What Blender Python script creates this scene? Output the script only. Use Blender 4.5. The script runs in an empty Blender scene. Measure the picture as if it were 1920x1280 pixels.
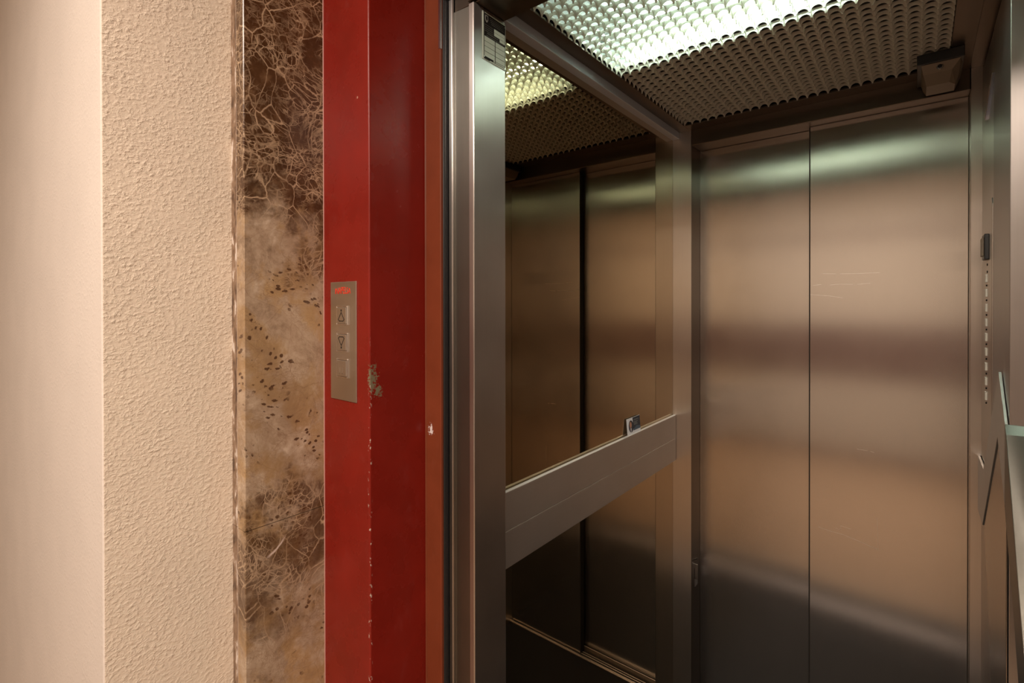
import bpy, bmesh, math, random
from mathutils import Vector, Matrix
random.seed(7)
C = bpy.context.scene
COL = C.collection
H = 1.510                      # eye height above the car floor; all z below are given from eye level
PI = math.pi

# ------------------------------------------------------------------ camera
cd = bpy.data.cameras.new('camera')
cd.sensor_width = 36.0
cd.lens = 938.42 / 1920 * 36
cd.shift_y = -65.0 / 1920
cd.clip_start = 0.02
cam = bpy.data.objects.new('camera', cd)
COL.objects.link(cam)
yaw, pitch, roll = 0.682034, -0.00457378, -0.00136426
F = Vector((-math.sin(yaw), math.cos(yaw), 0)); R = Vector((math.cos(yaw), math.sin(yaw), 0)); U = Vector((0, 0, 1))
F, U = F*math.cos(pitch) + U*math.sin(pitch), U*math.cos(pitch) - F*math.sin(pitch)
R, U = R*math.cos(roll) + U*math.sin(roll), U*math.cos(roll) - R*math.sin(roll)
M = Matrix((R, U, -F)).transposed().to_4x4(); M.translation = (0, 0, H)
cam.matrix_world = M
C.camera = cam

# ------------------------------------------------------------------ world, lamps, exposure
w = bpy.data.worlds.new('world'); C.world = w; w.use_nodes = True
w.node_tree.nodes['Background'].inputs[0].default_value = (1.0, 0.8, 0.62, 1)
w.node_tree.nodes['Background'].inputs[1].default_value = 0.0
C.view_settings.view_transform = 'Standard'; C.view_settings.look = 'None'
C.view_settings.exposure = 0.08; C.view_settings.gamma = 1.0; C.view_settings.use_curve_mapping = False
C.cycles.max_bounces = 12; C.cycles.glossy_bounces = 8; C.cycles.diffuse_bounces = 5
C.cycles.sample_clamp_indirect = 6.0

def area(name, loc, size, power, color, rot=(0, 0, 0), shape='DISK'):
    l = bpy.data.lights.new(name, 'AREA'); l.shape = shape; l.size = size; l.energy = power; l.color = color
    o = bpy.data.objects.new(name, l); o.location = loc; o.rotation_euler = rot; COL.objects.link(o)
    return o
area('hall_ceiling_lamp', (-0.5, -0.95, 2.68), 0.8, 52, (1.0, 0.865, 0.74))
area('hall_ceiling_lamp', (1.25, -0.95, 2.68), 0.8, 62, (1.0, 0.86, 0.73))

# ------------------------------------------------------------------ node helpers
class NT:
    def __init__(s, name):
        s.m = bpy.data.materials.new(name); s.m.use_nodes = True
        s.t = s.m.node_tree; s.n = s.t.nodes; s.b = s.n['Principled BSDF']
    def node(s, typ, ins=None, **kw):
        x = s.n.new(typ)
        for k, v in kw.items(): setattr(x, k, v)
        for k, v in (ins or {}).items(): s.put(x, k, v)
        return x
    def put(s, x, k, v):
        if hasattr(v, 'is_output') or hasattr(v, 'links'): s.t.links.new(v, x.inputs[k])
        else: x.inputs[k].default_value = v
    def set(s, **kw):
        for k, v in kw.items(): s.put(s.b, k.replace('_', ' '), v)
    def obj(s): return s.node('ShaderNodeTexCoord').outputs['Object']
    def map(s, v, scale=(1, 1, 1), loc=(0, 0, 0), rot=(0, 0, 0)):
        return s.node('ShaderNodeMapping', {'Vector': v, 'Scale': scale, 'Location': loc, 'Rotation': rot}).outputs[0]
    def noise(s, v, scale, detail=4, rough=0.55, dist=0.0):
        return s.node('ShaderNodeTexNoise', {'Vector': v, 'Scale': scale, 'Detail': detail, 'Roughness': rough, 'Distortion': dist})
    def vor(s, v, scale, feature='DISTANCE_TO_EDGE', rnd=1.0):
        x = s.node('ShaderNodeTexVoronoi', feature=feature)
        s.put(x, 'Vector', v); s.put(x, 'Scale', scale); s.put(x, 'Randomness', rnd)
        return x
    def math(s, op, a, b=0.0, clamp=False):
        x = s.node('ShaderNodeMath', operation=op, use_clamp=clamp); s.put(x, 0, a); s.put(x, 1, b); return x.outputs[0]
    def vmath(s, op, a, b):
        x = s.node('ShaderNodeVectorMath', operation=op); s.put(x, 0, a); s.put(x, 1, b)
        return x.outputs['Value'] if op in ('DISTANCE', 'LENGTH', 'DOT_PRODUCT') else x.outputs[0]
    def vscale(s, a, f):
        x = s.node('ShaderNodeVectorMath', operation='SCALE'); s.put(x, 0, a); s.put(x, 'Scale', f); return x.outputs[0]
    def mr(s, v, a, b, c=0.0, d=1.0, smooth=False):
        x = s.node('ShaderNodeMapRange', interpolation_type='SMOOTHSTEP' if smooth else 'LINEAR'); s.put(x, 0, v)
        for i, q in enumerate((a, b, c, d)): s.put(x, i+1, q)
        return x.outputs[0]
    def mix(s, f, a, b, mode='MIX'):
        x = s.node('ShaderNodeMix', data_type='RGBA', blend_type=mode)
        s.put(x, 0, f); s.put(x, 6, col(a)); s.put(x, 7, col(b)); return x.outputs[2]
    def ramp(s, f, stops):
        x = s.node('ShaderNodeValToRGB'); s.put(x, 0, f); e = x.color_ramp.elements
        while len(e) < len(stops): e.new(0.5)
        for i, (p, c) in enumerate(stops): e[i].position = p; e[i].color = col(c)
        return x.outputs[0]
    def sep(s, v): return s.node('ShaderNodeSeparateXYZ', {0: v}).outputs
    def bump(s, h, strength, dist):
        s.t.links.new(s.node('ShaderNodeBump', {'Height': h, 'Strength': strength, 'Distance': dist}).outputs[0], s.b.inputs['Normal'])

def srgb(r, g, b):
    f = lambda c: (c/255/12.92 if c/255 <= 0.04045 else ((c/255 + 0.055)/1.055)**2.4)
    return (f(r), f(g), f(b), 1)
def col(c):
    if isinstance(c, tuple) and len(c) == 3: return (*c, 1)
    return c

def simple(name, c, rough=0.5, metal=0.0, **kw):
    t = NT(name); t.set(Base_Color=col(c), Roughness=rough, Metallic=metal, **kw); return t.m

def steel(name, c=(0.60, 0.55, 0.50), rough=0.2, brush='h', aniso=0.6):
    t = NT(name); o = t.obj()
    sc = (9, 9, 300) if brush == 'h' else (300, 300, 5)
    f = t.noise(t.map(o, sc), 1.0, 2, 0.5).outputs[0]
    g = t.noise(o, 6.0, 3, 0.6).outputs[0]
    k = t.math('ADD', t.mr(f, 0.3, 0.7, 0.985, 1.015), t.mr(g, 0.3, 0.7, -0.04, 0.04))
    cc = t.node('ShaderNodeVectorMath', operation='SCALE'); cc.inputs[0].default_value = c; t.put(cc, 'Scale', k)
    t.set(Base_Color=cc.outputs[0], Metallic=1.0, Roughness=t.math('ADD', t.mr(f, 0.3, 0.7, rough-0.003, rough+0.003), t.mr(g, 0.35, 0.7, -0.01, 0.015)))
    if aniso:
        tg = t.node('ShaderNodeTangent', direction_type='RADIAL', axis='Z')
        t.set(Anisotropic=aniso, Anisotropic_Rotation=0.0)
        t.t.links.new(tg.outputs[0], t.b.inputs['Tangent'])
    return t.m

def stucco(name, c, strength=1.0, dist=0.0035):
    t = NT(name); o = t.obj()
    wv = t.vmath('ADD', o, t.vscale(t.vmath('SUBTRACT', t.noise(o, 70, 2).outputs['Color'], (0.5, 0.5, 0.5)), 0.006))
    n1 = t.noise(t.map(wv, (1, 1, 1.3), rot=(0.5, 0, 0)), 125, 4, 0.55).outputs[0]
    n2 = t.noise(o, 300, 2, 0.5).outputs[0]
    n0 = t.noise(o, 22, 2, 0.5).outputs[0]
    spl = t.math('POWER', t.mr(n1, 0.40, 0.74, 0, 1), 1.5)
    spl = t.math('MULTIPLY', spl, t.mr(n0, 0.35, 0.6, 0.45, 1.0))
    h = t.math('ADD', spl, t.math('MULTIPLY', n2, 0.13))
    big = t.noise(o, 5, 3).outputs[0]
    t.set(Base_Color=t.mix(t.mr(big, 0.35, 0.65), tuple(x*0.97 for x in c), tuple(min(1, x*1.02) for x in c)), Roughness=0.8, Specular_IOR_Level=0.2)
    t.bump(h, strength, dist)
    return t.m

def marble(name, edge=False):
    """brown emperador marble: a dark, densely veined zone above, a pale brecciated zone with dark flecks below, dark again under the joint"""
    t = NT(name); o = t.obj()
    z = t.sep(o)[2]
    C5 = (0.5, 0.5, 0.5)
    wl = t.vmath('SUBTRACT', t.noise(o, 8, 1, 0.5).outputs['Color'], C5)
    wm = t.vmath('SUBTRACT', t.noise(o, 32, 3, 0.6).outputs['Color'], C5)
    wf = t.vmath('SUBTRACT', t.noise(o, 140, 2, 0.6).outputs['Color'], C5)
    wp = t.vmath('ADD', t.vmath('ADD', o, t.vscale(wl, 0.09)), t.vmath('ADD', t.vscale(wm, 0.007), t.vscale(wf, 0.003)))
    N = lambda sc, d=4, r=0.6, v=o: t.noise(v, sc, d, r).outputs[0]
    # zones follow height with a ragged border
    rag = t.math('ADD', z, t.mr(N(10, 5, 0.65), 0.25, 0.75, -0.14, 0.14))
    top = t.math('MULTIPLY', t.mr(rag, 0.07, 0.20, 0, 1, True), 1.0)
    low = t.math('MULTIPLY', t.mr(rag, -0.66, -0.47, 0, 1, True), t.mr(rag, -0.43, -0.34, 1, 0, True))
    dark = t.math('MAXIMUM', top, t.math('MULTIPLY', low, 0.85), True)
    # dark body crossed by pale crack veins of three sizes, crowded in some places
    d1 = t.mr(N(12), 0.38, 0.60, 0, 1, True); d2 = t.mr(N(26), 0.42, 0.6, 0, 1)
    va = t.math('MULTIPLY', t.mr(t.vor(t.map(wp, (1, 1, 0.7), rot=(0.6, 0, 0)), 24).outputs[0], 0.0, 0.030, 1, 0), t.mr(N(17, 3), 0.35, 0.58, 0.1, 1))
    vb = t.math('MULTIPLY', t.mr(t.vor(t.map(wp, (1, 1, 1.7), rot=(-0.7, 0, 0)), 42).outputs[0], 0.0, 0.052, 1, 0), t.math('MULTIPLY', d1, 0.9))
    vc = t.math('MULTIPLY', t.mr(t.vor(t.map(wp, (1, 1, 0.6), rot=(0.9, 0, 0)), 95).outputs[0], 0.0, 0.085, 1, 0), t.math('MULTIPLY', t.math('MULTIPLY', d1, d2), 0.8))
    vd = t.math('MULTIPLY', t.mr(N(60, 5, 0.7, wp), 0.52, 0.62, 0, 0.5), d1)
    vein = t.math('MAXIMUM', t.math('MAXIMUM', va, vb), t.math('MAXIMUM', vc, vd), True)
    body = t.ramp(N(22, 5, 0.65), [(0.30, (0.040, 0.016, 0.006)), (0.55, (0.075, 0.034, 0.014)), (0.76, (0.17, 0.095, 0.048))])
    dk = t.mix(t.math('MULTIPLY', vein, 0.9), body, (0.56, 0.40, 0.26))
    # pale cloudy body with yellowish patches, fine cracks and dark flecks
    pb = t.ramp(N(24, 6, 0.72, wp), [(0.30, (0.20, 0.135, 0.09)), (0.45, (0.35, 0.25, 0.17)), (0.58, (0.43, 0.325, 0.23)), (0.72, (0.56, 0.45, 0.345))])
    cl = t.vor(wp, 85, 'F1').outputs['Color']
    pb = t.mix(t.math('MULTIPLY', t.sep(cl)[0], t.mr(N(16, 3), 0.42, 0.60, 0.05, 0.55)), pb, (0.26, 0.17, 0.10))
    pb = t.mix(t.mr(N(14, 4), 0.47, 0.60, 0, 0.7), pb, (0.40, 0.245, 0.10))
    pb = t.mix(t.mr(N(7, 5, 0.7), 0.50, 0.66, 0, 0.6), pb, (0.20, 0.125, 0.075))
    gr = t.mr(t.vor(wp, 150).outputs[0], 0.0, 0.08, 1, 0)
    pb = t.mix(t.math('MULTIPLY', gr, t.mr(N(19, 3), 0.45, 0.62, 0, 0.6)), pb, (0.22, 0.13, 0.075))
    pb = t.mix(t.mr(N(190, 3, 0.7), 0.55, 0.75, 0, 0.35), pb, (0.24, 0.15, 0.09))
    sh = t.vor(t.map(wp, (1, 1, 1.25)), 68, 'F1').outputs[0]
    fl = t.math('MULTIPLY', t.mr(t.math('ADD', sh, t.mr(N(120, 2), 0.3, 0.7, -0.12, 0.12)), 0.24, 0.31, 1, 0), t.mr(N(11, 3, 0.6), 0.50, 0.56, 0, 1))
    pb = t.mix(t.math('MULTIPLY', fl, 0.92), pb, (0.070, 0.032, 0.016))
    pb = t.mix(t.math('MULTIPLY', t.mr(t.vor(wp, 15).outputs[0], 0.0, 0.010, 1, 0), 0.4), pb, (0.18, 0.10, 0.055))
    c = t.mix(dark, pb, dk)
    # one milky vein in the lower slab
    dv = t.vmath('SUBTRACT', wp, (0.0, 0.058, -0.452))
    q = t.sep(dv); al = t.math('ADD', t.math('MULTIPLY', q[1], 0.80), t.math('MULTIPLY', q[2], 0.60)); ac = t.math('SUBTRACT', t.math('MULTIPLY', q[2], 0.80), t.math('MULTIPLY', q[1], 0.60))
    mv = t.math('MULTIPLY', t.mr(t.math('ABSOLUTE', ac), 0.0012, 0.0035, 1, 0), t.mr(t.math('ABSOLUTE', al), 0.018, 0.034, 1, 0))
    c = t.mix(t.math('MULTIPLY', mv, 0.8), c, (0.66, 0.54, 0.47))
    if edge:
        c = t.ramp(N(1.0, 5, 0.65, t.map(o, (60, 60, 22))), [(0.40, (0.07, 0.035, 0.02)), (0.48, (0.19, 0.115, 0.07)), (0.56, (0.26, 0.17, 0.115)), (0.61, (0.60, 0.52, 0.46))])
    t.set(Base_Color=c, Roughness=0.33 if edge else 0.22, Specular_IOR_Level=0.4)
    return t.m

def red_paint(name, c, chips=(), rough=0.3, edge=None):
    t = NT(name); o = t.obj()
    n = t.noise(o, 9, 4, 0.6).outputs[0]
    sc = t.noise(t.map(o, (1, 1, 0.5)), 30, 4, 0.65).outputs[0]
    base = t.mix(t.mr(n, 0.3, 0.7), tuple(x*0.85 for x in c), tuple(x*1.1 for x in c))
    base = t.mix(t.mr(sc, 0.60, 0.78, 0, 0.25), base, (c[0]*0.9+0.05, c[1]+0.04, c[2]+0.04))
    nn = t.noise(o, 210, 4, 0.7).outputs[0]
    for (p, rad, cc) in chips:
        d = t.vmath('LENGTH', t.vmath('MULTIPLY', t.vmath('SUBTRACT', o, p), (1/rad[0], 1/rad[1], 1/rad[2])), (0, 0, 0))
        k = t.mr(t.math('ADD', d, t.mr(nn, 0.3, 0.7, -0.75, 0.75)), 0.55, 0.72, 1, 0)
        base = t.mix(k, base, cc)
    if edge:
        x0, y0 = edge
        xy = t.sep(o)
        d = t.math('ADD', t.math('ABSOLUTE', t.math('SUBTRACT', xy[0], x0)), t.math('ABSOLUTE', t.math('SUBTRACT', xy[1], y0)))
        k = t.math('MULTIPLY', t.mr(d, 0.003, 0.006, 1, 0), t.mr(t.noise(t.map(o, (1, 1, 0.55)), 150, 3, 0.7).outputs[0], 0.60, 0.63, 0, 0.8))
        k = t.math('MULTIPLY', k, t.mr(xy[2], -0.05, -0.2, 0, 1))
        base = t.mix(k, base, (0.50, 0.42, 0.36))
    t.set(Base_Color=base, Roughness=t.mr(n, 0.3, 0.7, rough-0.04, rough+0.06), Specular_IOR_Level=0.28)
    op = t.noise(o, 420, 2, 0.5).outputs[0]
    t.bump(op, 0.10, 0.0008)
    return t.m

M_CREAM = stucco('cream_stucco', (0.69, 0.585, 0.475), 0.50)
M_CREAMF = stucco('smooth_cream_paint', (0.66, 0.59, 0.535), 0.3, 0.0015)
M_HALL = simple('cream_paint', (0.49, 0.435, 0.375), 0.8)
M_CEIL = simple('white_ceiling_paint', (0.75, 0.68, 0.58), 0.9)
M_HFLOOR = simple('brown_marble_floor', (0.33, 0.23, 0.155), 0.35)
M_DADO = simple('plum_wood', (0.15, 0.095, 0.085), 0.5)
M_MARBLE = marble('brown_marble'); M_MEDGE = marble('brown_marble_edge', True)
M_RED = red_paint('red_gloss_paint', (0.19, 0.0115, 0.0065),
                  chips=[((0.1559, 0.006, -0.137), (0.009, 0.014, 0.032), (0.16, 0.135, 0.085)),
                         ((0.1559, 0.020, -0.162), (0.008, 0.012, 0.014), (0.16, 0.135, 0.085)),
                         ((0.118, 0.0, 0.392), (0.004, 0.004, 0.004), (0.42, 0.20, 0.15))], rough=0.27, edge=(0.1547, 0.0))
M_RUST = red_paint('rust_brown_red', (0.17, 0.036, 0.014), chips=[((0.172, 0.135, -0.255), (0.008, 0.006, 0.012), (0.62, 0.55, 0.55))], rough=0.42)  # browner, less glossy red than the posts
M_RUBBER = simple('black_rubber', (0.012, 0.012, 0.014), 0.42)
M_STEEL = steel('brushed_steel', (0.64, 0.605, 0.575), 0.29, 'v', 0.85)
M_DIMMED = steel('shade_toned_steel', (0.235, 0.225, 0.20), 0.34, 'v', 0.6)  # darker copy of the jamb steel; recess dimness put into its colour
M_SATIN = steel('satin_column_steel', (0.44, 0.41, 0.395), 0.36, 'v', 0.3)
M_KEY = simple('light_grey_key', (0.62, 0.58, 0.52), 0.4)
M_DOOR = steel('brushed_door_steel', (0.62, 0.585, 0.55), 0.215, 'v', 0.93)
M_STEELV = steel('vertical_brushed_steel', (0.57, 0.54, 0.52), 0.31, 'v', 0.85)
M_RAIL = steel('satin_rail_steel', (0.57, 0.525, 0.49), 0.46, 'h', 0.3)
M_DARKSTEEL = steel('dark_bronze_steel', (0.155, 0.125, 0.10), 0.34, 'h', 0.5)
M_ALU = simple('polished_aluminium', (0.62, 0.64, 0.70), 0.22, 1.0)
M_TRIM = simple('milled_aluminium', (0.56, 0.60, 0.70), 0.45, 0.55)
M_LEDGE = simple('lightened_ledge', (0.80, 0.78, 0.76), 0.45, 0.4)  # pale colour carries the bright reflection along the rail's top
M_MAT = simple('dark_ribbed_threshold', (0.03, 0.025, 0.022), 0.55)
M_MIRROR = simple('bronze_mirror_glass', (0.44, 0.345, 0.225), 0.012, 1.0)
M_CARFLOOR = simple('black_studded_rubber', (0.012, 0.011, 0.011), 0.6, Specular_IOR_Level=0.2)
M_BLACK = simple('black_plastic', (0.014, 0.014, 0.015), 0.4)
M_GROOVE = simple('dark_gap', (0.01, 0.008, 0.007), 0.8)
M_PLATE = simple('satin_plate', (0.62, 0.57, 0.52), 0.33, 1.0)
M_REDINK = simple('red_ink', (0.62, 0.035, 0.012), 0.5)
M_BLKINK = simple('black_ink', (0.012, 0.011, 0.010), 0.6, Specular_IOR_Level=0.12)
M_SILVER = simple('silver_label', (0.46, 0.54, 0.47), 0.55, 0.1)
M_WORN = simple('worn_print', (0.10, 0.10, 0.09), 0.6, Specular_IOR_Level=0.1)
M_DIMINK = simple('grey_print', (0.24, 0.24, 0.22), 0.6, Specular_IOR_Level=0.15)
M_WHITE = simple('white_card', (0.75, 0.74, 0.78), 0.5)
M_NAVY = simple('navy_print', (0.012, 0.022, 0.04), 0.4)
M_TEAL = simple('teal_print', (0.06, 0.10, 0.15), 0.4)
M_SKIN = simple('portrait_skin_print', (0.48, 0.22, 0.14), 0.5)
M_HAIR = simple('portrait_hair_print', (0.05, 0.03, 0.02), 0.5)
M_HOUSING = simple('brown_plastic_housing', (0.20, 0.15, 0.105), 0.45)
M_GLASS = simple('dark_lens_glass', (0.02, 0.02, 0.025), 0.08)
M_TRAY = simple('white_tray_enamel', (0.30, 0.31, 0.30), 0.8)
M_CHROME = simple('chrome', (0.75, 0.72, 0.70), 0.15, 1.0)
M_SCRATCH = simple('scratched_steel', (0.68, 0.62, 0.57), 0.42, 1.0)

def louvre_mat():
    t = NT('milky_louvre_plastic')
    t.set(Base_Color=(0.74, 0.69, 0.61, 1), Roughness=0.4)
    tr = t.node('ShaderNodeBsdfTranslucent', {'Color': (0.80, 0.86, 0.82, 1)})
    mx = t.node('ShaderNodeMixShader', {0: 0.36, 1: t.b.outputs[0], 2: tr.outputs[0]})
    t.t.links.new(mx.outputs[0], t.n['Material Output'].inputs[0])
    return t.m
M_LOUVRE = louvre_mat()
def tube_mat():
    t = NT('fluorescent_tube_glow')
    t.set(Base_Color=(0.9, 0.9, 0.9, 1), Emission_Color=(0.78, 1.0, 0.86, 1), Emission_Strength=46.0)
    return t.m
M_TUBE = tube_mat()

# ------------------------------------------------------------------ mesh helpers (coordinates: eye-relative z)
def V(x, y, z): return Vector((x, y, z + H))
def box(bm, x0, x1, y0, y1, z0, z1, bev=0.0, seg=2):
    vs = [bm.verts.new(V(x, y, z)) for x in (x0, x1) for y in (y0, y1) for z in (z0, z1)]
    fs = [bm.faces.new([vs[i] for i in q]) for q in ((0, 1, 3, 2), (4, 6, 7, 5), (0, 4, 5, 1), (2, 3, 7, 6), (0, 2, 6, 4), (1, 5, 7, 3))]
    if bev > 0:
        es = list({e for f in fs for e in f.edges})
        bmesh.ops.bevel(bm, geom=es, offset=bev, segments=seg, affect='EDGES', profile=0.5)
    return bm
def prism(bm, pts, axis, a, b, bev=0.0, seg=2):
    """extrude a closed polygon along an axis: pts are (y,z) for axis 0, (x,z) for axis 1, (x,y) for axis 2"""
    def P(p, t):
        return V(t, p[0], p[1]) if axis == 0 else (V(p[0], t, p[1]) if axis == 1 else V(p[0], p[1], t))
    A = [bm.verts.new(P(p, a)) for p in pts]; B = [bm.verts.new(P(p, b)) for p in pts]
    n = len(pts); fs = [bm.faces.new(A[::-1]), bm.faces.new(B)]
    for i in range(n): fs.append(bm.faces.new([A[i], A[(i+1) % n], B[(i+1) % n], B[i]]))
    bmesh.ops.recalc_face_normals(bm, faces=fs)
    if bev > 0:
        es = list({e for f in fs for e in f.edges})
        bmesh.ops.bevel(bm, geom=es, offset=bev, segments=seg, affect='EDGES', profile=0.5)
    return bm
def cyl(bm, c, axis, r, h, n=20, r2=None):
    q = {'x': Matrix.Rotation(PI/2, 4, 'Y'), 'y': Matrix.Rotation(PI/2, 4, 'X'), 'z': Matrix.Identity(4)}[axis]
    bmesh.ops.create_cone(bm, cap_ends=True, segments=n, radius1=r, radius2=r if r2 is None else r2, depth=h,
                          matrix=Matrix.Translation(V(*c)) @ q)
    return bm
def NB(): return bmesh.new()
def world_loc(o):
    l = Vector(o.location)
    while o.parent: o = o.parent; l += Vector(o.location)
    return l
def obj(name, bm, mat, parent=None, smooth=False, origin=None):
    if isinstance(bm, bmesh.types.BMesh):
        me = bpy.data.meshes.new(name); bmesh.ops.recalc_face_normals(bm, faces=bm.faces[:]); bm.to_mesh(me); bm.free()
    else: me = bm
    base = world_loc(parent) if parent else Vector((0, 0, 0))
    og = V(*origin) if origin else base
    me.transform(Matrix.Translation(-og))
    if smooth:
        for p in me.polygons: p.use_smooth = True
    if not me.materials: me.materials.append(mat)
    o = bpy.data.objects.new(name, me); COL.objects.link(o)
    if parent: o.parent = parent; o.location = og - base
    else: o.location = og
    return o
def thing(name, label, cat, loc, group=None, kind='thing'):
    o = bpy.data.objects.new(name, None); o.empty_display_size = 0.05; COL.objects.link(o); o.location = V(*loc)
    tag(o, label, cat, group, kind); return o
def tag(o, label=None, cat=None, group=None, kind=None):
    if label: o['label'] = label
    if cat: o['category'] = cat
    if group: o['group'] = group
    if kind: o['kind'] = kind
    return o
def struct(name, bm, mat, label=None, origin=None):
    o = obj(name, bm, mat, None, origin=origin); o['kind'] = 'structure'
    if label: o['label'] = label
    return o
def copy_tree(o, parent=None, off=(0, 0, 0)):
    c = o.copy(); COL.objects.link(c); c.parent = parent
    if parent is None or any(off): c.location = Vector(o.location) + Vector(off)
    for ch in list(o.children): copy_tree(ch, c)
    return c

FZ = -H                                # floor level, eye-relative
# ------------------------------------------------------------------ setting: landing hall
HC = 1.20                              # hall ceiling, eye-relative
YF = 0.2044                            # front face of the landing wall
bm = NB(); prism(bm, [(-2.6, YF), (-1.0005, YF), (-0.9985, YF+0.0015), (-0.9985, 0.70), (-2.6, 0.70)], 2, FZ, HC)
o = struct('wall_front', bm, M_CREAMF, 'smooth cream front face of the landing wall', (-0.998, YF, FZ))
bm = NB(); prism(bm, [(-1.0000, YF+0.0006), (-0.998, YF+0.0022), (-0.998, 0.398), (-1.0000, 0.398)], 2, FZ, HC)
o = struct('wall_reveal', bm, M_CREAM, 'rough cream stucco return between the smooth wall and the brown marble trim', (-0.998, YF, FZ))
bm = NB(); box(bm, 0.46, 2.6, YF, 0.70, FZ, HC)
struct('wall_front', bm, M_CREAMF, origin=(0.46, YF, FZ))
bm = NB(); box(bm, -0.998, 0.46, YF, 0.70, 0.92, HC)
struct('wall_front', bm, M_CREAMF, origin=(-0.998, YF, 0.92))
bm = NB(); box(bm, -2.6, 2.6, -2.25, -2.15, FZ, HC); struct('wall_back', bm, M_HALL)
bm = NB(); box(bm, -2.7, -2.6, -2.15, 0.7, FZ, HC); struct('wall_left', bm, M_HALL)
bm = NB(); box(bm, 2.6, 2.7, -2.15, 0.7, FZ, HC); struct('wall_right', bm, M_HALL)
bm = NB(); box(bm, -2.6, 2.6, -2.15, 0.7, HC, HC+0.1); struct('ceiling', bm, M_CEIL)
bm = NB(); box(bm, -2.6, 2.6, -2.15, 0.70, FZ-0.1, FZ); struct('floor', bm, M_HFLOOR)
bm = NB(); box(bm, -2.6, 2.6, -2.15, -2.13, -0.70, -0.20); struct('trim_1', bm, M_DADO)
bm = NB(); box(bm, -2.6, 2.6, -2.15, -2.13, 0.64, 0.69); struct('trim_6', bm, M_DADO)
bm = NB(); box(bm, -2.6, 2.6, -2.15, -2.135, FZ, FZ+0.08); struct('baseboard_back', bm, M_DADO)

# marble facing on the reveal: two slabs with a fine joint, each with an edge strip behind its chamfered arris
XM = -0.9446
tr = thing('trim_2', None, None, (XM, 0.3964, FZ)); tr['kind'] = 'structure'
for i, (za, zb) in enumerate(((-0.4104, 1.0), (FZ, -0.4118))):
    bm = NB(); prism(bm, [(-0.9745, 0.3964), (XM-0.0015, 0.3964), (XM, 0.3979), (XM, 0.5531), (-0.9745, 0.5531)], 2, za, zb)
    s = obj('marble_slab', bm, M_MARBLE, tr, origin=(XM, 0.3964, 0))
    bm = NB(); prism(bm, [(-0.998, 0.397), (-0.9772, 0.397), (-0.9772, 0.5531), (-0.998, 0.5531)], 2, za, zb)
    obj('marble_edge_strip', bm, M_MEDGE, tr, origin=(-0.99, 0.397, 0.31))
bm = NB(); box(bm, -0.9772, -0.9745, 0.3972, 0.55, FZ, 1.0)
obj('pale_line', bm, simple('pale_line_fill', (0.62, 0.52, 0.46), 0.6), tr)  # pale strip between slab and edge strip
bm = NB(); prism(bm, [(0.46, 0.397), (0.41, 0.397), (0.41, 0.5531), (0.46, 0.5531)], 2, FZ, 1.0)
o = obj('trim_3', bm, M_MARBLE, None, origin=(0.41, 0.3964, 0)); o['kind'] = 'structure'
bm = NB(); box(bm, -0.998, 0.46, 0.40, 0.553, 0.86, 0.92)
o = obj('trim_4', bm, M_MARBLE, None, origin=(0, 0.4, 0.9)); o['kind'] = 'structure'

# ------------------------------------------------------------------ red landing door frame
YR = 0.5531; XRI = -0.7899; YB = 0.6881; XB = -0.7426
fr = thing('landing_door_frame', 'glossy red painted steel door frame standing beside the brown marble', 'door frame', (XM, YR, 0))
def post(x0, x1, sgn):
    """hollow folded post: face towards the hall and a deep reveal, rounded at the outer arris"""
    r = 0.0035; bm = NB()
    arc = [(x1 - sgn*r + sgn*r*math.sin(a), YR + r - r*math.cos(a)) for a in [k*PI/12 for k in range(7)]]
    pts = [(x0, YR)] + arc + [(x1, YB), (x0, YB)]
    prism(bm, pts, 2, FZ, 0.86); return bm
obj('jamb_post', post(XM, XRI, 1), M_RED, fr)
obj('jamb_post', post(0.41, 0.255, -1), M_RED, fr)
bm = NB(); box(bm, XRI, 0.255, YR, YB, 0.70, 0.86, 0.003); obj('head_rail', bm, M_RED, fr)
bm = NB(); prism(bm, [(XRI-0.05, YB), (XRI, YB), (XRI+0.0025, YB+0.0035), (XRI+0.005, YB), (XB-0.001, YB), (XB, YB+0.001), (XB, YB+0.006), (XB-0.003, YB+0.010), (XRI-0.05, YB+0.010)], 2, FZ, 0.80)
obj('rebate_strip', bm, M_RUST, fr)
bm = NB(); box(bm, 0.205, 0.27, YB, YB+0.010, FZ, 0.80); obj('rebate_strip', bm, M_RUST, fr)
bm = NB(); box(bm, XB-0.004, XB+0.0006, YB-0.0012, YB+0.004, 0.512, 0.70); obj('striker_strip', bm, M_ALU, fr)
# ribbed black rubber seal in the gap between frame and car
bm = NB()
box(bm, -0.80, XB-0.014, YB+0.010, YB+0.014, FZ, 0.80)
for k, (x, y, r) in enumerate(((-0.7465, 0.7005, 0.0042), (-0.7492, 0.7080, 0.0040), (-0.7518, 0.7150, 0.0036))):
    cyl(bm, (x, y, (FZ+0.8)/2), 'z', r, 0.8-FZ, 12)
box(bm, -0.80, -0.7535, YB+0.010, 0.7160, FZ, 0.80); box(bm, -0.80, -0.7475, 0.716, 0.760, FZ, 0.80)
o = obj('rubber_seal', bm, M_RUBBER, fr)

# caulk bead between marble and red post
bm = NB(); box(bm, XM-0.0006, XM+0.0012, YR-0.0016, YR+0.0008, FZ, 0.86, 0.0006, 1)
obj('sealant_bead', bm, simple('pinkish_sealant', (0.48, 0.25, 0.22), 0.45), fr)

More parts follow.
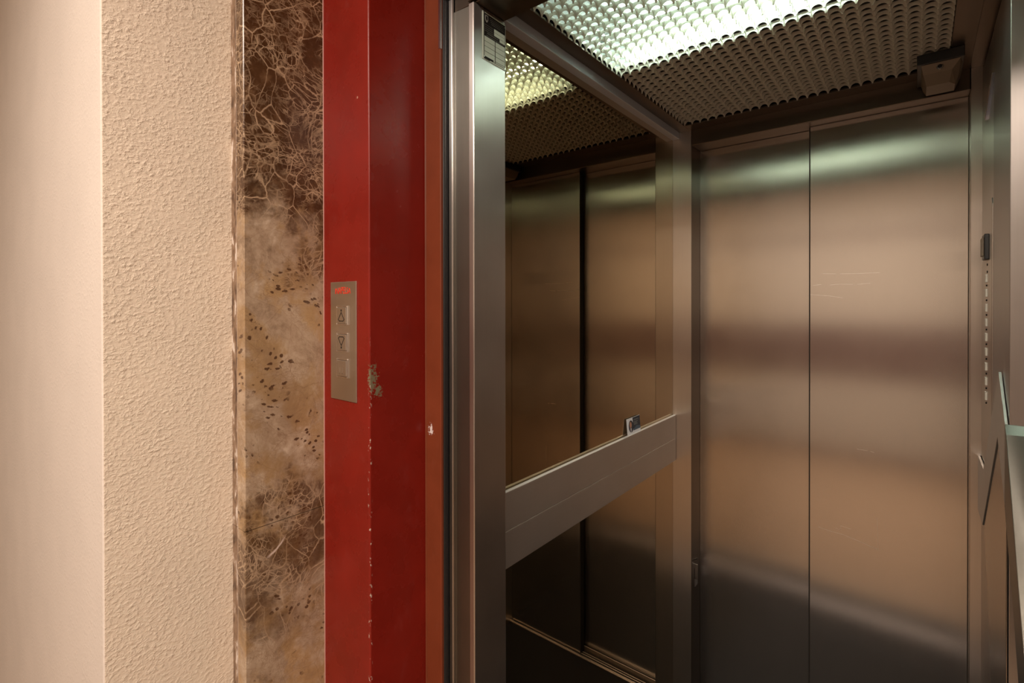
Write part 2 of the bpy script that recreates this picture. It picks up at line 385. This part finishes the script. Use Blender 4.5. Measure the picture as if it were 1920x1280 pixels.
# ------------------------------------------------------------------ call panel on the red post
cp = thing('call_panel', 'narrow brushed metal lift call panel with three square buttons, mounted on red frame', 'call panel', (-0.873, YR, -0.07))
PX0, PX1, PZ0, PZ1 = -0.9168, -0.8282, -0.1868, 0.0450
YP_ = YR - 0.0022
bm = NB(); box(bm, PX0, PX1, YP_, YR, PZ0, PZ1, 0.0007, 2)
obj('faceplate', bm, M_PLATE, cp)
def text_mesh(body, size, x, y, z, mat, parent, name, warp=None, depth=0.0002, align='CENTER', width=None):
    cu = bpy.data.curves.new(name, 'FONT'); cu.body = body; cu.size = size; cu.align_x = align; cu.extrude = depth; cu.resolution_u = 4
    t = bpy.data.objects.new(name, cu); COL.objects.link(t)
    dg = bpy.context.evaluated_depsgraph_get()
    me = bpy.data.meshes.new_from_object(t.evaluated_get(dg))
    bpy.data.objects.remove(t)
    sx = 1.0 if width is None else width/(max(v.co.x for v in me.vertices) - min(v.co.x for v in me.vertices))
    for v in me.vertices:
        px, pz, d = v.co.x*sx, v.co.y, v.co.z
        if warp: pz = warp(px, pz)
        v.co = V(x + px, y - d, z + pz)
    me.materials.clear()
    return obj(name, me, mat, parent)
# arched lettering: straight base line, tops swell towards the middle
text_mesh('INAPELSA', 0.0150, -0.8735, YP_-0.0002, 0.0215, M_REDINK, cp, 'lettering',
          warp=lambda px, pz: pz*(0.85 + 0.45*max(0, 1-(px/0.030)**2)), width=0.0535)
def call_button(cz, sym):
    cx = -0.8738; bw, bh = 0.0170, 0.0162
    bm = NB()
    for (a0, a1, b0, b1) in ((cx-bw-.0022, cx-bw, cz-bh-.0022, cz+bh+.0022), (cx+bw, cx+bw+.0022, cz-bh-.0022, cz+bh+.0022),
                             (cx-bw, cx+bw, cz-bh-.0022, cz-bh), (cx-bw, cx+bw, cz+bh, cz+bh+.0022)):
        box(bm, a0, a1, YP_-0.0024, YP_, b0, b1, 0.0005, 1)
    b = obj('call_button', bm, M_CHROME, cp)
    bm = NB(); box(bm, cx-bw+.0006, cx+bw-.0006, YP_-0.0034, YP_, cz-bh+.0006, cz+bh-.0006, 0.0009, 2)
    obj('button_cap', bm, M_PLATE, b)
    y = YP_-0.0036
    bm = NB()
    def stroke(p, q, wd=0.00075):
        d = Vector((q[0]-p[0], q[1]-p[1])); n = Vector((-d.y, d.x)).normalized()*wd; d.normalize(); d *= wd
        P = [(p[0]-d.x+n.x, p[1]-d.y+n.y), (q[0]+d.x+n.x, q[1]+d.y+n.y), (q[0]+d.x-n.x, q[1]+d.y-n.y), (p[0]-d.x-n.x, p[1]-d.y-n.y)]
        prism(bm, P, 1, y, y+0.0004)
    s = 1 if sym == 'up' else -1
    if sym in ('up', 'down'):
        pts = [(cx-.0066, -0.0108), (cx+.0066, -0.0108), (cx+.0098, -0.0078), (cx, 0.0060), (cx-.0098, -0.0078)]
        pts = [(p[0], cz + s*p[1]) for p in pts]
        for i in range(5): stroke(pts[i], pts[(i+1) % 5])
        dot = [(cx+.0019*math.cos(a), cz + s*0.0098 + .0024*math.sin(a)) for a in [k*PI/5 for k in range(10)]]
        prism(bm, dot, 1, y, y+0.0004)
        obj('arrow_symbol', bm, M_BLKINK, b)
    else:
        for p, q in (((cx-.0052, cz+.001), (cx-.0052, cz-.0098)), ((cx-.0052, cz-.0098), (cx+.0030, cz-.0098)), ((cx+.0030, cz-.0098), (cx+.0030, cz+.001))): stroke(p, q, 0.0006)
        obj('embossed_mark', bm, M_CHROME, b)
call_button(-0.0210, 'up'); call_button(-0.0735, 'down'); call_button(-0.1240, 'mark')

# ------------------------------------------------------------------ car entrance: left steel jamb, header, right jamb
XC = -0.675; YJ0, YJ1 = 0.7181, 0.8106
ec = thing('car_entrance_jamb', 'folded brushed steel jamb of the lift car, left of the bronze mirror', 'door jamb', (XC, YJ0, FZ))
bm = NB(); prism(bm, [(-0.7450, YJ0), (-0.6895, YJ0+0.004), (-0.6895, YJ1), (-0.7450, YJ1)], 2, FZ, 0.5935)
obj('recessed_face', bm, M_DIMMED, ec)
bm = NB(); box(bm, -0.7455, -0.7346, YJ0-0.005, YJ0+0.001, FZ, 0.62, 0.0018, 3); obj('edge_strip', bm, M_STEELV, ec)
bm = NB(); box(bm, -0.6895, XC, YJ0-0.0045, YJ1, FZ, 0.5935, 0.0024, 3); obj('return_flange', bm, M_STEELV, ec)
eh = thing('car_entrance_header', 'dark steel header box over the lift car opening, above the data plate', 'door header', (-0.3, YJ0, 0.6))
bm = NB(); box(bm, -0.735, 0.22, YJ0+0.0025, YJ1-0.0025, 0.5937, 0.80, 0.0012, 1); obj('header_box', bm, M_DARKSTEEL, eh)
bm = NB(); box(bm, -0.69, 0.2, YJ0-0.006, YJ0+0.002, 0.5960, 0.606, 0.0008, 1); obj('lip_strip', bm, M_DARKSTEEL, eh)
er = thing('car_entrance_jamb', 'folded steel jamb at the right side of the lift car opening, mostly out of view', 'door jamb', (0.16, YJ0, FZ))
bm = NB(); box(bm, 0.160, 0.22, YJ0, YJ1, FZ, 0.5935, 0.0015, 2); obj('return_flange', bm, M_STEELV, er)

# data plate riveted high on the return
dp = thing('data_plate', 'small black and silver data plate with ruled blank fields, screwed to steel jamb', 'sign plate', (XC, 0.775, 0.54))
DY0, DY1, DZ0, DZ1 = 0.7385, 0.8100, 0.4900, 0.5855
bm = NB(); box(bm, XC, XC+0.0012, DY0, DY1, DZ0, DZ1, 0.0004, 1); obj('plate_sheet', bm, M_SILVER, dp)
X1 = XC+0.0012
def py(u): return DY0 + u*(DY1-DY0)
def pz(v): return DZ1 - v*(DZ1-DZ0)
def patch(bm, u0, u1, v0, v1, t=0.00025, b=0.0): box(bm, X1+b, X1+t, py(u0), py(u1), pz(v1), pz(v0))
bm = NB(); patch(bm, .05, .97, .03, .965); patch(bm, .05, .3, .96, .985)
obj('black_print', bm, M_BLKINK, dp)
bm = NB()
for k in range(4):
    patch(bm, .07, .505, .505+k*.107, .603+k*.107, .0005)
    patch(bm, .535, .95, .505+k*.107, .603+k*.107, .0005)
patch(bm, .45, .505, .925, .96, .0005); patch(bm, .535, .95, .932, .96, .0005)
for k in range(2): patch(bm, .48, .95, .245+k*.075, .313+k*.075, .0005)
patch(bm, .72, .95, .395, .455, .0005)
obj('blank_field', bm, M_SILVER, dp)
# shield emblem and worn, unreadable rows of print
bm = NB()
sh = [(.10, .06), (.22, .06), (.22, .15), (.20, .19), (.16, .21), (.12, .19), (.10, .15)]
prism(bm, [(py(a), pz(b)) for a, b in sh], 0, X1+.0002, X1+.0005); obj('shield_emblem', bm, M_DIMINK, dp)
bm = NB()
sh = [(.125, .08), (.195, .08), (.195, .145), (.16, .175), (.125, .145)]
prism(bm, [(py(a), pz(b)) for a, b in sh], 0, X1+.0005, X1+.0007); obj('shield_field', bm, M_BLKINK, dp)
bm = NB(); rr = random.Random(3)
def printrow(u0, u1, v, hgt):
    u = u0
    while u < u1:
        wd = rr.uniform(.015, .05); patch(bm, u, min(u+wd, u1), v, v+hgt, .0005); u += wd + rr.uniform(.008, .02)
for k in range(4): printrow(.30 + .02*k, .92, .068+k*.037, .011)
for k in range(4): printrow(.08, .44, .255+k*.042, .013)
printrow(.18, .66, .415, .022); printrow(.15, .9, .468, .018); printrow(.08, .28, .968, .010)
obj('worn_print', bm, M_WORN, dp)['kind'] = 'stuff'
for (u, v) in ((.045, .03), (.955, .075), (.05, .945), (.95, .965)):
    bm = NB(); cyl(bm, (X1+.0006, py(u), pz(v)), 'x', 0.0016, 0.0012, 10); obj('screw', bm, M_CHROME, dp)

# ------------------------------------------------------------------ car shell
XW = -0.700; XRW = 0.1650; ZC = 0.623
bm = NB(); box(bm, XW-0.06, XW-0.006, YJ1, 1.80, FZ, 0.80); struct('wall_inner_left', bm, M_DARKSTEEL, origin=(XW, YJ1, FZ))
bm = NB(); box(bm, XRW, XRW+0.05, YJ1, 1.80, FZ, 0.80); struct('wall_inner_right', bm, M_STEEL, origin=(XRW, YJ1, FZ))
bm = NB(); box(bm, XW-0.06, XRW+0.05, 0.690, 2.0, FZ-0.08, FZ); struct('floor', bm, M_CARFLOOR, 'black rubber floor of the lift car, seen only in the mirror', (0, 1, FZ))
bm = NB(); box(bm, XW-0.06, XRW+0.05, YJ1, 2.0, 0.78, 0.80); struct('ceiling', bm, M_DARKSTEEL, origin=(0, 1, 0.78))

# landing sill strip between hall floor and car floor
sl = thing('trim_5', None, None, (-0.3, 0.70, FZ), kind='structure')
bm = NB(); box(bm, XRI, 0.255, 0.56, 0.69, FZ, FZ+0.004, 0.001, 1); obj('threshold_plate', bm, M_MAT, sl)
bm = NB(); box(bm, -0.675, 0.16, 0.722, 0.806, FZ, FZ+0.004, 0.001, 1); obj('car_threshold', bm, M_ALU, sl)

# bronze mirror with its top trim
mi = thing('wall_mirror', 'large bronze tinted wall mirror above and below the left handrail', 'mirror', (XW, 1.3, FZ+0.03))
bm = NB(); box(bm, XW-0.006, XW, YJ1+0.001, 1.799, FZ+0.004, 0.5993); obj('mirror_glass', bm, M_MIRROR, mi)
bm = NB(); box(bm, XW-0.006, XW+0.0238, YJ1+0.001, 1.799, 0.5995, 0.6255, 0.0012, 2)
obj('top_trim', bm, M_TRIM, mi)

# left handrail: two flat bands and a top ledge
hr = thing('handrail', 'wide flat satin steel handrail across the bronze mirror, business card on top', 'handrail', (-0.69, 1.3, -0.48))
bm = NB(); box(bm, XW+0.0005, -0.688, YJ1+0.002, 1.7975, -0.4886, -0.4052, 0.0012, 2); obj('upper_band', bm, M_RAIL, hr)
bm = NB(); box(bm, XW+0.0005, -0.688, YJ1+0.002, 1.7975, -0.5702, -0.4898, 0.0012, 2); obj('lower_band', bm, M_RAIL, hr)
bm = NB(); box(bm, XW+0.0005, -0.6895, YJ1+0.004, 1.796, -0.4899, -0.4885); obj('groove_core', bm, M_CHROME, hr)
bm = NB(); box(bm, XW+0.0030, -0.6878, YJ1+0.002, 1.7985, -0.4053, -0.4040, 0.0006, 1); obj('top_ledge', bm, M_LEDGE, hr)

# business card leaning on the mirror
bc = thing('business_card', 'small business card with oval portrait and navy half, leaning on handrail', 'card', (-0.6915, 1.46, -0.4038))
tilt = 0.10
def cardp(u, v, d): return Vector((-0.6918 - v*math.sin(tilt)*0.9 + d, 1.4135 + u, -0.4038 + v*math.cos(tilt) + H))
CW, CH = 0.0925, 0.0500
def cardpoly(pts, d0, d1):
    bm = NB(); A = [bm.verts.new(cardp(u, v, d0)) for u, v in pts]; B = [bm.verts.new(cardp(u, v, d1)) for u, v in pts]
    n = len(pts); bm.faces.new(A[::-1]); bm.faces.new(B)
    for i in range(n): bm.faces.new([A[i], A[(i+1) % n], B[(i+1) % n], B[i]])
    return bm
obj('card_stock', cardpoly([(0, 0), (CW, 0), (CW, CH), (0, CH)], 0, 0.0005), M_WHITE, bc)
obj('navy_half', cardpoly([(.0415, .009), (CW, .009), (CW, CH-.001), (.0415, CH-.001)], 0.0005, 0.0007), M_NAVY, bc)
obj('teal_fade', cardpoly([(.0415, .009), (CW, .009), (CW, .017), (.066, .021), (.0415, .013)], 0.0007, 0.0008), M_TEAL, bc)
el = lambda cx, cy, a, b, n=24, t0=0, t1=2*PI: [(cx+a*math.cos(t0+(t1-t0)*k/n), cy+b*math.sin(t0+(t1-t0)*k/n)) for k in range(n if t1-t0 > 6 else n+1)]
pt = obj('oval_portrait', cardpoly(el(.027, .0245, .0155, .0185), 0.0007, 0.0009), M_NAVY, bc)
obj('portrait_hair', cardpoly(el(.0255, .0315, .0088, .0100), 0.0009, 0.0010), M_HAIR, pt)
obj('portrait_face', cardpoly(el(.0245, .0290, .0068, .0095), 0.0010, 0.0011), M_SKIN, pt)
obj('portrait_shirt', cardpoly([(.0215, .0190), (.0285, .0190), (.0260, .0072), (.0235, .0072)], 0.0010, 0.0011), M_WHITE, pt)
rr = random.Random(5)
for k, v in enumerate((.040, .0335, .0295, .0255)):
    obj('print_line', cardpoly([(.048, v), (.048 + (.034, .028, .022, .026)[k], v), (.048 + (.034, .028, .022, .026)[k], v+.0018), (.048, v+.0018)], .0007, .0009), M_DIMINK, bc)

# ------------------------------------------------------------------ rear door of the car: surround, two telescopic panels, sill
YS = 1.80; XL = -0.633; XR_ = 0.107; YD = 1.8894; ZH = 0.5680
sd = thing('door_post', 'slim brushed steel post between bronze mirror and narrow recessed door leaf', 'door post', (-0.66, YS, FZ))
s2 = thing('door_post', 'slim brushed steel post between wide door leaf and control panel', 'door post', (0.12, YS, FZ))
s3 = thing('door_lintel', 'dark steel head beam over the two rear lift door leaves', 'door lintel', (-0.3, YS, ZH))
bm = NB(); box(bm, XW-0.01, XL, YS, 1.95, FZ, 0.70, 0.0009, 2); obj('side_post', bm, M_STEEL, sd)
bm = NB(); box(bm, XL, XL+0.0012, YS+0.0015, YD-0.0005, FZ, ZH-0.001); obj('dark_reveal_sheet', bm, M_DARKSTEEL, sd)  # thin dark sheet added over the post's reveal to darken it
bm = NB(); box(bm, XR_, 0.1310, YS, 1.95, FZ, 0.70, 0.0009, 2); obj('side_post', bm, M_STEEL, s2)
bm = NB(); box(bm, 0.1310, 0.22, YS+0.002, 1.95, FZ, 0.70); obj('corner_filler', bm, M_STEEL, s2)
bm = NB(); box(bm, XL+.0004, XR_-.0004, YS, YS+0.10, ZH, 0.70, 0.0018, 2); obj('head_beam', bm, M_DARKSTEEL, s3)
bm = NB(); box(bm, XL+.0004, XR_-.0004, YS+0.10, 1.99, ZH+0.004, 0.70); obj('track_cover', bm, M_GROOVE, s3)
bm = NB(); box(bm, XL-0.0005, XL+0.012, YS+0.030, YS+0.034, -1.000, -0.945, 0.0006, 1)
box(bm, XL-0.0005, XL+0.003, YS+0.030, YS+0.060, -1.030, -0.960, 0.0006, 1)
obj('latch_tab', bm, M_CHROME, sd)
bm = NB(); prism(bm, [(XL, YS+0.004), (XL+0.012, YS+0.030), (XL+0.011, YS+0.031), (XL-0.0, YS+0.006)], 2, -0.9245, -0.920)
obj('latch_wire', bm, M_CHROME, sd)

dl = thing('sliding_door_panel', 'narrow recessed brushed steel door panel, left leaf of rear lift door', 'door', (-0.45, YD, FZ), 'rear door leaves')
bm = NB(); box(bm, XL+0.001, -0.25, YD, YD+0.026, FZ+0.026, ZH-0.0005, 0.0008, 1); obj('door_leaf', bm, M_DOOR, dl)
dr = thing('sliding_door_panel', 'wide brushed steel door panel standing proud, right leaf of rear lift door', 'door', (-0.08, 1.852, FZ), 'rear door leaves')
bm = NB(); box(bm, -0.2705, XR_-0.001, 1.852, 1.880, FZ+0.007, ZH-0.0005, 0.0010, 2); obj('door_leaf', bm, M_DOOR, dr)
bm = NB(); box(bm, -0.2735, -0.2705, 1.854, 1.880, FZ+0.007, ZH-0.0008); obj('shaded_edge', bm, M_GROOVE, dr)  # dark strip: shade on the leaf's edge put into colour
def scratch(pts, wd=0.0004):
    bm = NB()
    for (p, q) in zip(pts[:-1], pts[1:]):
        d = Vector((q[0]-p[0], q[1]-p[1])); n = Vector((-d.y, d.x)).normalized()*wd
        prism(bm, [(p[0]+n.x, p[1]+n.y), (q[0]+n.x, q[1]+n.y), (q[0]-n.x, q[1]-n.y), (p[0]-n.x, p[1]-n.y)], 1, 1.8518, 1.8521)
    return obj('scratch', bm, M_SCRATCH, dr)
for pts in ([(-.237, .0966), (-.20, .0945)], [(-.19, .0940), (-.149, .0935), (-.09, .0935)], [(-.262, .0599), (-.24, .062)], [(-.215, .060), (-.190, .062), (-.1557, .0605)], [(-.145, .0605), (-.113, .0626)],
            [(-.2696, .0308), (-.22, .026), (-.183, .0197)], [(-.0948, -.639), (-.0935, -.69), (-.092, -.7378)], [(-.2465, -.71), (-.21, -.715), (-.182, -.7156), (-.14, -.724), (-.0946, -.7354)],
            [(-.20, -.70), (-.19, -.703), (-.186, -.697), (-.186, -.690)], [(-.186, -.690), (-.16, -.693)], [(-.145, -.4430), (-.12, -.4440)], [(-.112, -.4440), (-.103, -.4465)]): scratch(pts)

si = thing('rear_door_sill', 'grooved aluminium sill under the rear lift door, visible in the mirror', 'door sill', (-0.3, 1.85, FZ))
M_SILL = simple('dull_sill_metal', (0.42, 0.36, 0.30), 0.45, 1.0)
for (a, b, h) in ((1.838, 1.8445, 0.006), (1.8465, 1.851, 0.005), (1.860, 1.864, 0.005), (1.872, 1.876, 0.005), (1.885, 1.8888, 0.024)):
    bm = NB(); box(bm, XL, XR_, a, b, FZ, FZ+h, 0.0008, 1); obj('sill_ridge', bm, M_SILL, si)
bm = NB(); box(bm, XL, XR_, 1.837, 1.94, FZ-0.001, FZ+0.001); obj('sill_base', bm, M_GROOVE, si)

# ------------------------------------------------------------------ ceiling light with scalloped louvre
cl = thing('ceiling_light_panel', 'milky scalloped louvre ceiling light filling the lift car ceiling in dark frame', 'ceiling light', (-0.29, 1.27, ZC))
P = 0.0267; NXc, NYc = 26, 34
X0 = 0.0585 - NXc*P; Y0 = 1.7410 - NYc*P
def louvre():
    vs, fs = [], []
    seg = 8; r = 0.0117; zt = ZC + 0.0190; th = 0.0007
    prof = [(-P/2, 0.0)] + [(-r*math.cos(PI*k/seg), r*math.sin(PI*k/seg)) for k in range(seg+1)] + [(P/2, 0.0)]
    def wall(fx):      # fx maps (t, side, z) to a point
        base = len(vs)
        for (t, h) in prof:
            for s in (-1, 1): vs.append(fx(t, s*th, ZC + h)); vs.append(fx(t, s*th*1.6, zt))
        for k in range(len(prof)-1):
            a = base + 4*k; b = a + 4
            fs.append((a, b, b+1, a+1)); fs.append((a+2, a+3, b+3, b+2)); fs.append((a, a+2, b+2, b))
    for j in range(NYc+1):
        for i in range(NXc):
            cx, cy = X0 + (i+.5)*P, Y0 + j*P
            wall(lambda t, s, z, cx=cx, cy=cy: (cx+t, cy+s, z+H))
    for i in range(NXc+1):
        for j in range(NYc):
            cx, cy = X0 + i*P, Y0 + (j+.5)*P
            wall(lambda t, s, z, cx=cx, cy=cy: (cx+s, cy+t, z+H))
    me = bpy.data.meshes.new('louvre_grid'); me.from_pydata(vs, [], fs); me.update(); return me
obj('louvre_grid', louvre(), M_LOUVRE, cl)
XE = X0 + NXc*P; YE = Y0 + NYc*P
for (a, b, c_, d) in ((XW+0.0235, X0-0.002, YJ1, 1.7995), (XE+0.002, 0.104, YJ1, 1.7995), (X0-0.002, XE+0.002, YE+0.002, 1.7995)):
    bm = NB(); box(bm, a, b, c_, d, ZC, ZC+0.006, 0.0006, 1); obj('frame_strip', bm, M_DARKSTEEL, cl)
bm = NB(); box(bm, X0-0.002, XE+0.002, YJ1-0.002, Y0-0.001 if Y0 > YJ1 else YJ1+0.001, ZC, ZC+0.006); obj('frame_strip', bm, M_DARKSTEEL, cl)
YT = 1.247                              # far wall of the lamp tray
bm = NB()
ZL = ZC + 0.0195
box(bm, X0, XE, YJ1, YT, 0.745, 0.750); box(bm, X0-.003, X0, YJ1, YT, ZL, 0.750); box(bm, XE, XE+.003, YJ1, YT, ZL, 0.750)
box(bm, X0, XE, YT, YT+.003, ZL, 0.750); box(bm, X0, XE, YJ1, YJ1+.003, ZL, 0.745)
obj('lamp_tray', bm, M_TRAY, cl)
bm = NB(); box(bm, X0-.003, XE+.003, YT+.003, 1.79, 0.645, 0.650); obj('blank_panel', bm, M_GROOVE, cl)
bm = NB(); cyl(bm, ((X0+XE)/2, 1.155, 0.688), 'x', 0.013, 0.62, 16); obj('fluorescent_tube', bm, M_TUBE, cl, True)
for sx in (-1, 1):
    bm = NB(); cyl(bm, ((X0+XE)/2 + sx*0.322, 1.155, 0.688), 'x', 0.0140, 0.024, 16); obj('lamp_holder', bm, M_WHITE, cl)
bm = NB(); box(bm, 0.104, XRW, YJ1, 1.7995, ZC+.0005, ZC+.006); obj('cove_strip', bm, M_DARKSTEEL, cl)

# ------------------------------------------------------------------ small boxy unit in the ceiling corner
cb = thing('corner_unit', 'small dark boxy unit with round lens in right rear ceiling corner', 'ceiling unit', (0.04, 1.70, ZC))
bm = NB(); box(bm, -0.004, 0.086, 1.622, 1.786, 0.5980, ZC, 0.0012, 1); obj('base_block', bm, M_BLACK, cb)
bm = NB()
tp = [(0.0045, 1.630), (0.0790, 1.630), (0.0845, 1.665), (0.0845, 1.780), (0.0045, 1.780)]
md = [(0.0085, 1.648), (0.0640, 1.648), (0.0780, 1.690), (0.0780, 1.775), (0.0085, 1.775)]
bt = [(0.0150, 1.690), (0.0600, 1.690), (0.0720, 1.715), (0.0720, 1.765), (0.0150, 1.765)]
L = [[bm.verts.new(V(x, y, z)) for x, y in pl] for pl, z in ((tp, 0.5980), (md, 0.580), (bt, 0.5635))]
for a, b in ((0, 1), (1, 2)):
    for i in range(5): bm.faces.new([L[a][i], L[a][(i+1) % 5], L[b][(i+1) % 5], L[b][i]])
bm.faces.new(L[0]); bm.faces.new(L[2][::-1])
obj('housing', bm, M_HOUSING, cb)
bm = NB(); cyl(bm, (0.0400, 1.6385, 0.5890), 'y', 0.0068, 0.006, 20); ln = obj('lens_ring', bm, M_CHROME, cb)
bm = NB(); cyl(bm, (0.0400, 1.6350, 0.5890), 'y', 0.0046, 0.004, 16); obj('lens_glass', bm, M_GLASS, ln)

# ------------------------------------------------------------------ right wall: control panel, steel column, peaked rail
XK = 0.1287
cop = thing('car_control_panel', 'narrow steel control panel with a column of floor buttons on the right wall', 'control panel', (XK, 1.65, 0))
bm = NB(); box(bm, XK+0.001, XRW, 1.5385, 1.799, FZ, 0.61); obj('back_plate', bm, M_STEEL, cop)
bm = NB(); prism(bm, [(1.549, -0.262), (1.549, 0.225), (1.556, 0.239), (1.775, 0.239), (1.775, -0.262)], 0, XK-0.0012, XK+0.001, 0.0005, 1); obj('faceplate', bm, M_STEEL, cop)
dsp = NB(); box(dsp, XK-0.010, XK-0.0012, 1.598, 1.650, 0.104, 0.163, 0.0012, 1); d_ = obj('floor_display', dsp, M_BLACK, cop)
bm = NB(); box(bm, XK-0.0135, XK-0.010, 1.606, 1.642, 0.112, 0.155, 0.0008, 1); obj('display_window', bm, M_HOUSING, d_)
pb = None
for k in range(9):
    zc = 0.0610 - k*0.0351
    if pb is None:
        bm = NB(); box(bm, XK-0.0048, XK-0.0012, 1.634, 1.656, zc-0.0095, zc+0.0095, 0.0007, 1); pb = obj('floor_button', bm, M_KEY, cop, origin=(XK, 1.645, zc))
        bm = NB(); cyl(bm, (XK-0.0020, 1.645, zc-0.0172), 'x', 0.0022, 0.0030, 10); pm = obj('braille_dot', bm, M_BLKINK, pb)
        zc0 = zc
    else:
        q = pb.copy(); COL.objects.link(q); q.parent = cop; q.location = Vector(pb.location) + Vector((0, 0, zc-zc0))
        e = pm.copy(); COL.objects.link(e); e.parent = q
for zz in (0.113-0.020, 0.113-0.037):
    bm = NB(); cyl(bm, (XK-0.0016, 1.635, zz), 'x', 0.003, 0.002, 10); obj('indicator_dot', bm, M_BLKINK, cop)
bm = NB(); prism(bm, [(1.500, 0.500), (1.506, 0.503), (1.640, 0.450), (1.648, 0.440), (1.630, 0.446)], 0, XK-0.006, XK+0.001, 0.0006, 1); tag(obj('spring_clip', bm, M_ALU, None, origin=(XK, 1.57, 0.47)), 'thin bent metal clip high on the steel right wall above the buttons', 'clip', kind='thing')

cc = thing('control_column', 'brushed steel column at the right edge, in front of the control panel', 'column', (XK, 1.4, FZ))
bm = NB(); box(bm, XK, 0.1530, 1.2752, 1.5340, FZ, 0.61, 0.0012, 2); obj('column_casing', bm, M_SATIN, cc)
bm = NB(); box(bm, 0.1530, 0.1600, 1.2820, 1.5340, FZ, 0.61); obj('red_gap_strip', bm, simple('dark_red_gap', (0.05, 0.008, 0.008), 0.5), cc)  # dark red strip added to stand for the gap beside the column

pr = thing('peaked_rail', 'steel rail bent into a tall peak, in front of the right control column', 'handrail', (XK, 1.37, -0.3))
out = [(1.799, -0.400), (1.66, -0.400), (1.370, -0.1336), (1.2752, -0.2191), (1.2752, -0.3705), (1.2896, -0.3541), (1.383, -0.2653), (1.680, -0.5426), (1.799, -0.5426)]
bm = NB(); prism(bm, out, 0, XK-0.0060, XK-0.0014, 0.0008, 2); obj('bent_band', bm, M_RAIL, pr)
fl = [(1.2750, -0.2192), (1.258, -0.2346), (1.1513, -0.391), (1.06, -0.520), (0.98, -0.640), (0.98, -0.80), (1.04, -0.70), (1.17, -0.500), (1.2750, -0.3707)]
bm = NB(); prism(bm, fl, 0, XK-0.0060, 0.1610, 0.0010, 2); obj('front_limb', bm, M_DIMMED, pr)  # limb takes the darkened steel so its lamp glare is toned down
bm = NB(); prism(bm, [(1.676, -0.5460), (1.383, -0.2695), (1.2930, -0.3545), (1.2790, -0.3720), (1.2790, -1.25), (1.36, -1.18), (1.46, -0.95), (1.60, -0.66)], 0, XK-0.0032, XK-0.0014, 0.0006, 1); obj('infill_plate', bm, M_DOOR, pr)
